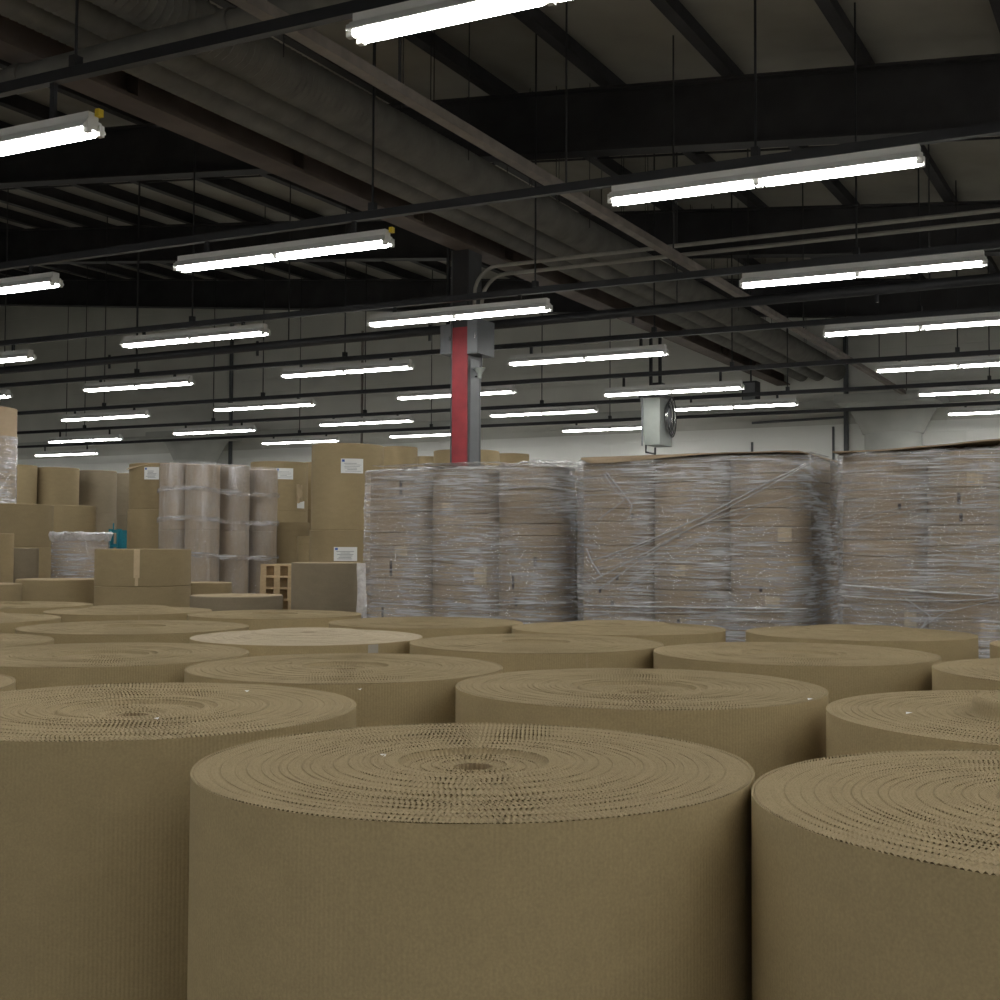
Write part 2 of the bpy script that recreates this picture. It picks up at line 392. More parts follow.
# one dark strut channel per row, hung from the roof on rods
SZ = EYE + 3.05
for r in range(-3, 7):
    x0 = -36.5 if r >= 0 else -20; x1 = 6
    ya, yb = row_y(r, x0), row_y(r, x1); SZ = EYE + max(q[3] for q in seen + unseen if q[1] == r) + .135
    t = thing('strut_channel', 'black strut channel carrying the ' + (ORD[r] + ' row of lights from the camera' if r >= 0 else 'added lights behind the camera, row ' + {-1: 'nearest', -2: 'middle', -3: 'farthest'}[r]), 'strut', (0,0,0))
    m = MB(); hw = .032
    m.hexa([(x0,ya-hw,SZ),(x1,yb-hw,SZ),(x1,yb+hw,SZ),(x0,ya+hw,SZ),(x0,ya-hw,SZ+.075),(x1,yb-hw,SZ+.075),(x1,yb+hw,SZ+.075),(x0,ya+hw,SZ+.075)])
    m.build('channel', 'black_strut', t)
    for q in [q for q in seen + unseen if q[1] == r]:
        xx = q[2] + (2.3 if q[0] == 1 else 1.22); yy = row_y(r, xx)
        MB().box(xx-.03, xx+.03, yy-.035, yy+.035, SZ+.076, SZ+.15).build('clamp', 'black_strut', t)
        MB().tube([(xx, yy, SZ+.15), (xx, yy, roof(xx)-.01)], .011, 6).build('hanger_rod', 'black_strut', t)

# ------------------------------------------------------------------ pipes and ducts under the roof
def ribbed_duct(x, z, r, label):
    prof = []; y = YF + .1
    pts = []; rad = []
    while y < YB - .1:
        pts.append((x, y, z)); rad.append(r * (1.0 if len(pts) % 2 else .87)); y += .04
    t = thing('spiral_duct', label, 'duct')
    MB().tube(pts, rad, 14).build('duct_wall', 'duct_fabric', t, 60)
    for yy in np.arange(-4.5, 29, 3.2):
        for s in (-1, 1):
            MB().tube([(x+s*r*1.02, yy, z), (x+s*r*1.02, yy, roof(x)-.03)], .006, 5).build('hanger_wire', 'roof_steel', t)
ribbed_duct(-7.72, EYE+4.2, .17, 'ribbed round duct nearest the brown girder, lowest of three side by side')
ribbed_duct(-7.33, EYE+4.2, .18, 'ribbed round duct in the middle of three side by side')
ribbed_duct(-6.88, EYE+4.22, .22, 'thickest ribbed round duct, farthest of three from the brown girder')
# boxed channel running away beside the near lights
pa = MB().box(-5.05, -4.95, YF+.3, YB-.1, EYE+3.36, EYE+3.44)
t = thing('cable_channel', 'pale narrow channel running diagonally to the right flared column', 'channel')
pa.build('channel', 'dusty_channel', t)
for yy in np.arange(-4, 29, 2.9): MB().tube([(-5, yy, EYE+3.44), (-5, yy, roof(-5)-.01)], .01, 6).build('hanger_rod', 'roof_steel', t)
# sprinkler main and a big pipe across
t = thing('sprinkler_pipe', 'thick black sprinkler pipe crossing between the third and fourth light rows', 'pipe')
MB().tube([(-37, 14.5, EYE+3.03), (6, 15.0, EYE+3.10)], .065, 12).build('pipe_run', 'black_strut', t, 40)
for xx in np.arange(-34, 5, 3.1):
    yy = 14.5 + (xx+37)*.5/43
    MB().tube([(xx, yy, EYE+2.93), (xx, yy, EYE+3.16)], .022, 6).build('sprinkler_head', 'black_strut', t)
    MB().tube([(xx+.6, yy+.006, EYE+3.1), (xx+.6, yy+.006, roof(xx+.6)-.01)], .01, 6).build('hanger_rod', 'roof_steel', t)
for k, (y, z, r, lab) in enumerate(((6.85, 3.82, .10, 'fat grey pipe crossing the roof space at the top left corner'),)):
    t = thing('roof_pipe', lab, 'pipe')
    MB().tube([(-30, y, EYE+z), (-.5, y, EYE+z)], r, 14).build('pipe_run', 'duct_fabric', t, 40)
    for xx in np.arange(-28, -1, 2.2): MB().tube([(xx-.05, y, EYE+z), (xx+.05, y, EYE+z)], r*1.18, 14).build('coupling', 'duct_fabric', t, 40)
    for xx in np.arange(-27.5, -1, 4.4): MB().tube([(xx, y, EYE+z+r), (xx, y, roof(xx)-.01)], .012, 6).build('hanger_rod', 'roof_steel', t)
# ------------------------------------------------------------------ red steel column with its boxes and conduits
CXp = at_y(466.5, 420, 14.3); CX, CY = CXp.x, 14.3
t = thing('steel_column', 'steel H column with red painted face behind the left wrapped pallet', 'column', (CX, CY, 0))
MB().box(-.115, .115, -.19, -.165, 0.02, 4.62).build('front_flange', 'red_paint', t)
MB().box(-.115, .115, -.19, -.165, 4.62, GB).build('front_flange', 'roof_steel', t)  # upper flange coloured dark to stand for the shade above the lights
MB().box(-.115, .115, .165, .19, 0.02, GB).build('rear_flange', 'column_grey', t)
MB().box(.10, .118, -.165, .165, 0.02, GB).build('side_plate', 'column_grey', t)
MB().box(-.118, -.10, -.165, .165, 0.02, GB).build('side_plate', 'column_grey', t)
MB().box(-.135, -.1155, -.20, -.16, 0.02, GB).build('edge_angle', 'column_grey', t)
MB().box(.119, .125, -.12, .12, 0.02, 4.2).build('cable_cover', 'box_grey', t)
MB().box(-.25, .25, -.25, .25, 0, .02).build('base_plate', 'column_grey', t)
def ebox(x0, x1, y0, y1, z0, z1, label):
    t = thing('electrical_box', label, 'electrical box', (CX, CY, 0))
    MB().box(x0, x1, y0, y1, z0, z1).build('enclosure', 'box_grey', t)
    MB().box(x0+.01, x1-.01, y0-.014, y0-.001, z0+.01, z1-.01).build('door', 'box_grey', t)
    MB().box(x1-.035, x1-.02, y0-.03, y0-.014, (z0+z1)/2-.03, (z0+z1)/2+.03).build('latch', 'chrome', t)
ebox(.126, .29, -.21, .24, 4.25, 4.72, 'grey electrical box on the right side of the red column')
ebox(-.33, -.136, -.15, .10, 4.28, 4.68, 'smaller grey electrical box on the left side of the red column')
for k, (dx, dz, lab) in enumerate(((.17, .05, 'outer'), (.24, -.05, 'inner'))):
    zc = EYE + 3.68 + dz
    pts = [(CX+dx, CY-.10+.08*k, 4.73)] + [(CX+dx, CY-.10+.08*k, zc-.35)]
    for a in np.linspace(0, PI/2, 7)[1:]: pts.append((CX+dx+.35*(1-math.cos(a)), CY-.10+.08*k, zc-.35+.35*math.sin(a)))
    pts.append((6.5, CY-.10+.08*k, zc-.10))
    o = tag(MB().tube(pts, .026, 8).build('electrical_conduit', 'pale_conduit', None, 40), f'pale bent conduit from the red column across the roof, {lab} of two', 'conduit')
for dx in (-.28, -.2):
    tag(MB().tube([(CX+dx, CY-.03, 4.68), (CX+dx, CY-.03, 6.9)], .03, 8).build('electrical_conduit', 'black_strut', None, 40), 'dark conduit rising from the left electrical box, ' + ('left' if dx < -.25 else 'right') + ' of two', 'conduit')
t = thing('alarm_horn', 'small pale horn on a bracket beside the red column', 'horn', (CX+.20, CY, 3.94))
MB().lathe([(0,-.0),(.03,0),(.03,.06),(.085,.14),(.08,.14),(0,.08)], 16).build('horn', 'cabinet_grey', t, 40)
MB().tube([(-.07, 0, .03), (0, 0, .03)], .012, 6).build('bracket', 'black_strut', t)
MB().tube([(0, 0, .05), (0.03, 0, .2), (0.03, 0, .31)], .01, 6).build('cable', 'black_strut', t)

# hanging grey cabinet with coiled hose
hp = at_y(650, 440, 20.9); hx, hy = hp.x, 20.95
t = thing('hanging_cabinet', 'tall grey cabinet with coiled cable hung from the roof above the middle pallet', 'cabinet', (hx, hy, 0))
zb, zt = 3.56, 4.42
MB().hexa([(-.14,.03,zb),(.17,.0,zb),(.17,.62,zb),(-.14,.62,zb),(-.19,-.05,zt),(.17,0,zt),(.17,.66,zt),(-.19,.66,zt)]).build('body', 'cabinet_grey', t)
MB().box(-.16, -.135, -.07, -.045, zb-.02, zt+.05).build('edge_bar', 'box_grey', t)
MB().box(-.22, .2, -.06, .66, zt, zt+.07).build('cap', 'black_strut', t)
MB().box(-.05, .12, .2, .4, zt+.07, zt+.3).build('hanger_box', 'black_strut', t)
for dx in (-.1, .08): MB().box(dx-.025, dx+.025, .22, .27, zt+.07, GB-.001).build('hanger_post', 'black_strut', t)
for k in range(5):
    rr = .17 + .018*k
    MB().tube([(.19+.02*k, .36+rr*.9*math.cos(a), 4.08+rr*1.5*math.sin(a)) for a in np.linspace(0, 2*PI, 25)], .012, 6, False).build('cable_coil', 'chrome' if k % 2 else 'black_strut', t, 60)
MB().box(.171, .21, .25, .5, 3.95, 4.25).build('coil_bracket', 'black_strut', t)
MB().tube([(-.12,.05,zb), (-.12,.05,zb-.13), (.06,.05,zb-.17), (.06,.05,zb-.42)], .02, 8).build('drop_pipe', 'black_strut', t)
MB().tube([(.06,.05,zb-.05), (.06,.05,zb-.17)], .02, 8).build('drop_pipe', 'black_strut', t)
# small black speaker near the end of the ducts
sp = at_y(751, 391, 26.0)
t = thing('hanging_speaker', 'small black box speaker hung below the roof pipes near the back wall', 'speaker', (sp.x, 26.0, sp.z))
MB().box(-.16, .16, -.15, .15, -.26, .2).build('cabinet', 'black_strut', t)
MB().box(-.13, .13, -.165, -.151, -.22, .16).build('grille', 'box_grey', t)
MB().tube([(0,0,.2),(0,0,roof(sp.x)-sp.z-.02)], .02, 6).build('hanger_rod', 'black_strut', t)

# ------------------------------------------------------------------ corrugated board rolls
R0, H0 = 0.62, EYE - 0.453
def board_layers(seed, bumps, pitch=.0062, flute=.0112, amp=.0009, crest=.0023):
    """cut end of the wound board: ring after ring of fluted edge, crests and hollows in real relief"""
    g = np.random.default_rng(seed); r0 = .044
    turns = int((R0 - .001 - r0) / pitch); pitch = (R0 - .001 - r0) / turns
    grid = np.linspace(0, R0+.02, 500); prof = np.zeros_like(grid)
    for rc, wd, h in bumps: prof += h / (1 + np.exp((grid - rc) / wd))
    per = g.normal(0, 1, 500); k = np.exp(-np.linspace(-3,3,13)**2); per = np.convolve(per, k/k.sum(), 'same')
    prof += per * amp * 1.8
    jit = g.normal(0, amp*.45, turns + 2)
    V, Fc = [], []; base = 0; k0 = 0; ph = 0.0; slope = .11
    while k0 < turns:
        k1 = min(turns, k0 + int(g.integers(3, 6))); slope = -slope * g.uniform(.7, 1.3); slope = max(-.16, min(.16, slope))
        rm = r0 + pitch*(k0+k1)/2; N = max(18, int(round(2*PI*rm/flute))); n = 4*N; ang = np.arange(n)*2*PI/n
        wave = np.array([1.0, .25, -1.0, .25])[np.arange(n) % 4]
        rows = 0
        for kk in range(k0, k1 + 1):
            ph += slope
            a = ang + ph*2*PI/N; q = min(kk, turns)
            for sub, (dr, dz, wv) in enumerate(((0.0, 0.0, 1.0), (pitch*.55, -.0022, .75))):
                if kk == k1 and sub: continue
                r = r0 + pitch*q + dr
                z = H0 + np.interp(r, grid, prof) + jit[q] + dz + crest*wv*wave + g.normal(0, .0003, n)
                V.append(np.stack([r*np.cos(a), r*np.sin(a), z], 1)); rows += 1
        i = (np.arange(rows-1)[:,None]*n + np.arange(n)[None,:]).ravel(); i2 = (np.arange(rows-1)[:,None]*n + (np.arange(n)[None,:]+1) % n).ravel()
        Fc.append(np.stack([i, i2, i2+n, i+n], 1) + base); base += rows*n; k0 = k1
    nl = sum(len(f) for f in Fc)
    rings = np.linspace(r0, R0-.002, 120); seg = 96; ang = np.arange(seg)*2*PI/seg
    pz = H0 - .0065 + np.interp(rings, grid, prof)
    V.append(np.stack([np.outer(rings, np.cos(ang)).ravel(), np.outer(rings, np.sin(ang)).ravel(), np.repeat(pz, seg)], 1))
    a0 = (np.arange(119)[:,None]*seg + np.arange(seg)[None,:]).ravel(); a1 = (np.arange(119)[:,None]*seg + (np.arange(seg)+1) % seg).ravel()
    Fc.append(np.stack([a0, a1, a1+seg, a0+seg], 1) + base); base += 120*seg
    cs = 96; ca = np.arange(cs)*2*PI/cs; cr = r0 - .003 + .005*np.sin(np.arange(cs)*PI/2); zc = H0 + np.interp(r0, grid, prof)
    V.append(np.concatenate([np.stack([cr*np.cos(ca), cr*np.sin(ca), np.full(cs, zc+.001)],1), np.stack([cr*np.cos(ca), cr*np.sin(ca), np.full(cs, .05)],1)]))
    q = np.arange(cs); Fc.append(np.stack([q, (q+1)%cs, (q+1)%cs+cs, q+cs],1) + base)
    V = np.concatenate(V); Fc = np.concatenate(Fc)
    me = bpy.data.meshes.new('board_layers'); me.vertices.add(len(V)); me.vertices.foreach_set('co', V.astype(np.float32).ravel())
    me.loops.add(len(Fc)*4); me.loops.foreach_set('vertex_index', Fc.astype(np.int32).ravel())
    me.polygons.add(len(Fc)); me.polygons.foreach_set('loop_start', (np.arange(len(Fc))*4).astype(np.int32))
    me.materials.append(MATS['board_edge']); me.materials.append(MATS['board_inner'])
    mi = np.zeros(len(Fc), np.int32); mi[nl:] = 1
    me.polygons.foreach_set('material_index', mi); me.update(calc_edges=True)
    return me
VAR = {
 'A': board_layers(1, [(.30,.012,.006),(.165,.0018,-.013),(.10,.004,.004),(.07,.002,-.006)]),
 'B': board_layers(2, [(.225,.002,-.010),(.205,.002,.010),(.19,.0018,-.014),(.085,.002,-.009)]),
 'C': board_layers(3, [(.23,.0015,.048),(.10,.004,-.01)]),
 'D': board_layers(4, [(.34,.02,.022),(.30,.003,.006),(.14,.004,-.007)]),
}
def wrap_mesh():
    n = 180; m = MB(); m.lathe([(R0-.02, 0), (R0, 0.004), (R0, H0*.33), (R0, H0*.66), (R0, H0+.0005), (R0-.0012, H0+.0005), (R0-.0012, H0-.05)], n)
    return m.mesh('outer_wrap', 25)
WRAP = wrap_mesh(); WRAP.materials.append(MATS['board_side'])
rolls = [  # camera right, forward, radius, variant, label
 ('R1', at_z(476,763,H0), .578, 'A', 'large corrugated cardboard roll nearest the camera, standing in the middle foreground'),
 ('R2', at_z(131,707,H0), .62, 'B', 'large corrugated cardboard roll at the left, behind and left of the nearest roll'),
 ('R3', cw(1.056,2.2), .60, 'A', 'large corrugated cardboard roll cut by the lower right corner'),
 ('R4', at_z(634,686,H0), .60, 'B', 'corrugated cardboard roll directly behind the nearest roll, ringed centre in full view'),
 ('R5', cw(1.53,3.36), .62, 'C', 'corrugated cardboard roll at the right edge with a raised inner coil'),
 ('R6', at_z(346,667,H0), .59, 'A', 'corrugated cardboard roll in front of the pale topped roll'),
 ('R7', at_z(107,654,H0), .60, 'B', 'corrugated cardboard roll behind the big left roll, its dark core just right of its back'),
 ('R8', cw(-2.16,3.9), .60, 'A', 'corrugated cardboard roll showing only a sliver at the left edge beside the big left roll'),
 ('R9', at_z(317,637,H0), .575, 'D', 'cardboard roll with a pale cream top and grey tape on its side'),
 ('R10', at_z(135,627,H0), .62, 'A', 'corrugated cardboard roll left of the pale topped roll, with small dark core'),
 ('R11', cw(-2.69,5.75), .58, 'B', 'corrugated cardboard roll at the left edge in the third row from the camera'),
 ('R12', at_z(140,611,H0), .56, 'D', 'corrugated cardboard roll in front of the taped two-tier plain roll'),
 ('R13', cw(-3.70,9.3), .60, 'A', 'farthest corrugated cardboard roll at the left edge, before the low brown rolls'),
 ('R13b', cw(-3.32,7.55), .60, 'D', 'corrugated cardboard roll at the left edge in the fourth row from the camera'),
 ('R14', at_z(264,614,H0), .57, 'A', 'corrugated cardboard roll in front of the wooden pallets and the short greyish roll'),
 ('R15', at_z(427,622.5,H0), .58, 'B', 'corrugated cardboard roll at the foot of the left wrapped pallet'),
 ('R16', at_z(537,643,H0), .60, 'A', 'corrugated cardboard roll right of the pale topped roll, in the centre of the field'),
 ('R17', at_z(617,628,H0), .60, 'D', 'corrugated cardboard roll at the foot of the middle wrapped pallet'),
 ('R18', at_z(859,633,H0), .60, 'D', 'corrugated cardboard roll with a domed centre before the right wrapped pallet'),
 ('R19', at_z(782,652.5,H0), .605, 'B', 'corrugated cardboard roll right of centre, just before the dome centred roll'),
 ('R20', cw(2.236,4.57), .60, 'A', 'corrugated cardboard roll at the right edge behind the one with the raised coil'),
 ('R21', cw(2.93,5.75), .60, 'B', 'farthest corrugated cardboard roll at the right edge, under the right wrapped pallet'),
]
pos = np.array([[p[0], p[1]] for _, p, *_ in rolls]); rad = np.array([q[2] for q in rolls])
for it in range(80 if True else 0):                       # ease apart any that touch
    for i in range(len(pos)):
        for j in range(i):
            d = pos[i] - pos[j]; D = np.hypot(*d); need = rad[i] + rad[j] + .006
            if D < need:
                wi = np.hypot(*pos[i]); wj = np.hypot(*pos[j]); k = wi/(wi+wj)
                pos[i] += d/D*(need-D)*k; pos[j] -= d/D*(need-D)*(1-k)
POS = {}
0 and print('shift', [(q[0], round(float(np.hypot(*(p - np.array(q[1][:2])))), 3)) for q, p in zip(rolls, pos)])
for (nm, _, r, var, lab), p in zip(rolls, pos):
    t = thing('corrugated_roll', lab, 'cardboard roll', (p[0], p[1], 0), random.uniform(0, 6.28), 'corrugated cardboard rolls standing on end')
    s = r / R0; t.scale = (s, s, 1); POS[nm] = (p[0], p[1], r)
    obj('outer_wrap', WRAP, None, t)
    o = obj('board_layers', VAR[var], None, t)
    if nm == 'R9':
        o.material_slots[0].link = 'OBJECT'; o.material_slots[0].material = MATS['pale_edge']
        o.material_slots[1].link = 'OBJECT'; o.material_slots[1].material = MATS['pale_edge']
    if nm in ('R9', 'R16', 'R12'):
        # tape or the loose end of the wrap, facing the camera
        a0 = math.atan2(-p[1], -p[0]) + {'R9': .50, 'R16': .36, 'R12': .1}[nm] - t.rotation_euler[2]
        m = MB(); n = 6; wd = .10 if nm == 'R9' else .02; z0 = H0-.14 if nm == 'R9' else .05
        rr = R0 + .003
        m.poly([(rr*math.cos(a0+wd*k/n), rr*math.sin(a0+wd*k/n), z) for z in (z0, H0-.002) for k in range(n+1)], [(k, k+1, n+2+k, n+1+k) for k in range(n)])
        m.build('tape_patch' if nm == 'R9' else 'seam_strip', 'grey_tape' if nm == 'R9' else 'board_inner', t)
# paper scraps on the tops
scr = MB(); scr.poly([(0,0,0),(.022,.004,.003),(.03,.018,.001),(.008,.014,.004)], [(0,1,2,3)]); scm = scr.mesh('paper_scrap')
for px, py, lab in ((155,718,'pale paper scrap on the big left roll, near its core'),(247,692,'pale paper scrap on the back right of the big left roll'),(808,700,'pale paper scrap at the right rim of the roll behind the nearest one'),
                    (906,714,'torn pale paper scrap on the right edge roll with the raised coil'),(385,757,'white speck of paper left of the nearest roll core'),(359,689,'pale paper scrap at the front rim of the roll before the pale topped one')):
    p = at_z(px, py, H0+.006)
    o = obj('paper_scrap', scm, 'label_paper', None, p); o.rotation_euler[2] = random.uniform(0, 6); tag(o, lab, 'paper scrap', 'paper scraps on roll tops')

# ------------------------------------------------------------------ stretch wrapped pallets
def disc_mesh(r, h, name, n=28):
    b = .006
    return MB().lathe([(.0, 0), (r-b, 0), (r, b), (r, h-b), (r-b, h), (0.0, h)], n).mesh(name, 35)
def rounded_path(x0, x1, y0, y1, r, step=.02):
    pts = []
    def arc(cx, cy, a0): 
        for a in np.linspace(a0, a0+PI/2, 9): pts.append((cx + r*math.cos(a), cy + r*math.sin(a), math.cos(a), math.sin(a)))
    def line(a, b):
        n = max(2, int(math.hypot(b[0]-a[0], b[1]-a[1]) / step))
        for k in range(1, n): pts.append((a[0]+(b[0]-a[0])*k/n, a[1]+(b[1]-a[1])*k/n, a[2], a[3]))
    arc(x1-r, y0+r, -PI/2); line(pts[-1], (x1, y1-r, 1, 0)); arc(x1-r, y1-r, 0); line(pts[-1], (x0+r, y1, 0, 1))
    arc(x0+r, y1-r, PI/2); line(pts[-1], (x0, y0+r, -1, 0)); arc(x0+r, y0+r, PI); line(pts[-1], (x1-r, y0, 0, -1))
    return pts
def film_shell(x0, x1, y0, y1, r, z0, z1, seed, rows=230, cap=True, amp=.008, upright=False):
    path = rounded_path(x0, x1, y0, y1, r); n = len(path); m = MB(); V = []; acc = 0; S = [0]
    for i in range(1, n): acc += math.hypot(path[i][0]-path[i-1][0], path[i][1]-path[i-1][1]); S.append(acc)
    for j in range(rows+1):
        z = z0 + (z1-z0)*j/rows
        for i, (px, py, nx, ny) in enumerate(path):
            q = Vector((px*2.2, py*2.2 + seed, z*14)) if not upright else Vector((px*14, py*14 + seed, z*2))
            d = noise.noise(q)*amp + noise.noise(q*2.7)*amp*.5 + noise.noise(Vector((px*3, py*3+seed, z*3)))*amp*1.2 + amp*1.3
            zz = z
            if j == rows: zz += noise.noise(Vector((px*9, py*9, seed)))*.025; d -= .012
            V.append((px + nx*d, py + ny*d, zz))
    Fs = [(j*n+i, j*n+(i+1)%n, (j+1)*n+(i+1)%n, (j+1)*n+i) for j in range(rows) for i in range(n)]
    if cap:
        cx, cy = (x0+x1)/2, (y0+y1)/2; b = len(V); last = rows*n
        K = 7
        for k in range(1, K+1):
            u = 1 - k/K*.98
            for i, (px, py, nx, ny) in enumerate(path):
                X, Y = cx+(px-cx)*u, cy+(py-cy)*u
                V.append((X, Y, z1 + .012 + .02*abs(noise.noise(Vector((X*11, Y*11, seed)))) + .012*noise.noise(Vector((X*27, Y*27, seed)))))
            o0 = last if k == 1 else b+(k-2)*n; o1 = b+(k-1)*n
            Fs += [(o0+i, o0+(i+1)%n, o1+(i+1)%n, o1+i) for i in range(n)]
    m.v, m.f = V, Fs
    return m
def pallet_base(t, w, d):
    m = MB()
    for k in range(7):
        x = w*(k+.5)/7; m.box(x-w*.06, x+w*.06, 0, d, .115, .135)
    for k in range(3):
        y = d*(.06+.44*k); m.box(0, w, y-.045, y+.045, .02, .1149)
    for k in range(3):
        x = w*(.07+.43*k); m.box(x-.05, x+.05, 0, d, 0, .0199)
    m.build('pallet_base', 'wood', t)
def wrapped_pallet(y, xa, xb, ztop, ncol, label, seed, layers, deep=2):
    w = xb - xa; cd = w/ncol; r = cd/2
    t = thing('wrapped_pallet', label, 'wrapped pallet', (xa, y, 0), 0, 'stretch wrapped pallets of cardboard coils')
    g = random.Random(seed)
    pallet_base(t, w, cd*deep)
    hs = [g.uniform(.85, 1.2) for _ in range(layers)]
    total = ztop - .137
    dm = disc_mesh(r-.004, 1.0, 'cardboard_coil'); dm.materials.append(MATS['box_board'])
    # unit-height coil scaled per layer would stretch the rounded rim, so make a few true heights
    meshes = {}
    def coil(h):
        k = round(h, 3)
        if k not in meshes:
            meshes[k] = disc_mesh(r-.006, k-.002, 'cardboard_coil'); meshes[k].materials.append(MATS['box_board'])
        return meshes[k]
    for c in range(ncol):
        for e in range(deep):
            hh = [g.choice((.085,.085,.10,.12,.16)) for _ in range(40)]
            z = .137; k = 0; rest = total
            while rest > .05:
                h = hh[k]; k += 1
                if rest - h < .06: h = rest
                h = round(h, 3)
                o = obj('cardboard_coil', coil(h), None, t, (cd*(c+.5)+g.uniform(-.004,.004), cd*(e+.5)+g.uniform(-.004,.004), z))
                o.rotation_euler[2] = g.uniform(0, 6.28)
                if e == 0 and g.random() < .35:      # strip of tape or a hand-written mark on the rim
                    a = -PI/2 + g.uniform(-.3, .7); wd = g.choice((.08, .35)); rr = r - .004; n = 6
                    mm = MB(); mm.poly([(rr*math.cos(a+wd*q/n), rr*math.sin(a+wd*q/n), zz) for zz in ((.02, h-.03) if wd < .1 else (.005, h-.008)) for q in range(n+1)], [(q, q+1, n+2+q, n+1+q) for q in range(n)])
                    s = mm.build('ink_mark' if wd < .1 else 'tape_strip', 'ink' if wd < .1 else 'packing_tape', o)
                    s.rotation_euler[2] = -o.rotation_euler[2]
                    if wd < .1: s.scale = (1, 1, 1)
                z += h; rest -= h
    for m_ in [dm]: bpy.data.meshes.remove(m_)
    film_shell(-.006, w+.006, -.006, cd*deep+.006, r*.8, .06, ztop+.005, seed).build('stretch_wrap', 'stretch_film', t, 180)
    return t, w, cd*deep
PY2 = 7.6
a, b = at_y(570, 500, PY2).x, at_y(800, 500, PY2).x
P2, w2, d2 = wrapped_pallet(PY2, a, b, at_y(812, 453, PY2).z, 3, 'middle stretch wrapped pallet of cardboard coils with twisted film strands across its face', 11, 14, 3)
PY1 = 7.72
a1_, b1_ = at_y(355, 500, PY1).x, at_y(555, 500, PY1).x
P1, w1, d1 = wrapped_pallet(PY1, a1_, b1_, at_y(571, 465, PY1).z, 3, 'left stretch wrapped pallet of cardboard coils in front of the red column', 23, 14, 3)
PY3 = 7.55
a3_ = at_y(833, 500, PY3).x; 
P3, w3, d3 = wrapped_pallet(PY3, a3_, a3_ + 1.52, at_y(842, 454, PY3).z, 3, 'right stretch wrapped pallet of cardboard coils at the picture edge with a bent lid', 37, 14)

# cardboard lids under the film
def lid(P, w, d, z, lift, seed, x0=0.0):
    g = random.Random(seed); m = MB(); nx, ny = 16, 6; V = []
    for s in (0, 1):
        for j in range(ny+1):
            for i in range(nx+1):
                u, v = i/nx, j/ny
                V.append((x0 + (w-x0)*u, -.012 + (d+.02)*v, z + lift(u, v) + .008*s + .006*noise.noise(Vector((u*6, v*6, seed)))))
    N1 = (nx+1)*(ny+1); Fs = []
    for j in range(ny):
        for i in range(nx):
            q = j*(nx+1)+i; Fs.append((q, q+nx+1, q+nx+2, q+1)); Fs.append((q+N1, q+1+N1, q+nx+2+N1, q+nx+1+N1))
    edge = [j for j in range(nx+1)] + [ (k+1)*(nx+1)+nx for k in range(ny)] + [ny*(nx+1)+nx-1-k for k in range(nx)] + [(ny-1-k)*(nx+1) for k in range(ny-1)]
    for k in range(len(edge)):
        p, q = edge[k], edge[(k+1) % len(edge)]; Fs.append((p, q, q+N1, p+N1))
    m.v, m.f = V, Fs
    return m.build('cardboard_lid', 'box_board', P, 40)
z2 = at_y(812, 453, PY2).z; z3 = at_y(842, 454, PY3).z; z1 = at_y(571, 465, PY1).z
lid(P2, w2, d2, z2+.008, lambda u, v: .006*math.sin(u*PI)*(1-v) , 1, .09)
lid(P3, w3, d3, z3+.010, lambda u, v: max(0, u-.18)*.09*(1-.4*v), 2)
# folded lip of the lid hanging over the front
def lip(P, w, z, ua, ub, drop, seed):
    m = MB(); n = 18; V = []
    for j, (yy, zz) in enumerate(((-.012, .004), (-.028, -.25), (-.03, -1.0))):
        for i in range(n+1):
            u = ua + (ub-ua)*i/n; d = drop*(.55 + .45*math.sin(u*5+seed)) * (1 if 0 < i < n else .35)
            V.append((w*u, yy - .006*noise.noise(Vector((u*13, j, seed))), z + .02 + zz*d))
    m.v = V; m.f = [(j*(n+1)+i, (j+1)*(n+1)+i, (j+1)*(n+1)+i+1, j*(n+1)+i+1) for j in range(2) for i in range(n)]
    m.build('lid_lip', 'box_board', P, 60)
lip(P2, w2, z2, .06, .94, .045, 1)
# twisted strands of film lying on the faces (pixels on the face plane)
def strand(P, Yp, pix, r, name='film_strand'):
    base = P.location; pts = []
    dense = []
    for k in range(len(pix)-1):
        for u in np.linspace(0, 1, 14)[(0 if k == 0 else 1):]: dense.append((pix[k][0]+(pix[k+1][0]-pix[k][0])*u, pix[k][1]+(pix[k+1][1]-pix[k][1])*u))
    for i, (px, py) in enumerate(dense):
        q = at_y(px, py, Yp - .028); q.z += .004*noise.noise(Vector((i*.4, px*.1, 3)))
        pts.append(q - Vector(base))
    rr = [r*(.7+.6*abs(noise.noise(Vector((i*.6, pix[0][0], 1))))) for i in range(len(pts))]
    MB().tube(pts, rr, 6).build(name, 'twisted_film', P, 60)
for pix, r in (([(592,561),(640,544),(700,518),(765,484),(806,464)], .006), ([(594,580),(660,545),(720,512),(806,466)], .005), ([(598,590),(640,560),(690,528),(740,508),(790,498)], .004),
               ([(600,563),(680,530),(735,514),(800,494)], .003), ([(584,605),(650,607),(730,608),(808,609)], .008), ([(584,611),(660,613),(740,612),(808,612)], .005),
               ([(586,548),(592,562),(602,577)], .005), ([(604,474),(615,490),(624,500),(598,520)], .004), ([(606,472),(622,492),(632,505),(630,513)], .005),
               ([(620,592),(655,566),(700,540),(750,515)], .003), ([(596,571),(650,555),(720,548),(806,556)], .003)):
    strand(P2, PY2, pix, r)
for pix, r in (([(842,585),(880,588),(930,592),(998,596)], .009), ([(842,596),(900,600),(960,601),(998,598)], .006), ([(905,598),(930,616),(921,628)], .004),
               ([(918,630),(945,612),(998,600)], .004), ([(860,518),(930,500),(998,490)], .003), ([(850,525),(920,508),(990,507)], .003)):
    strand(P3, PY3, pix, r)
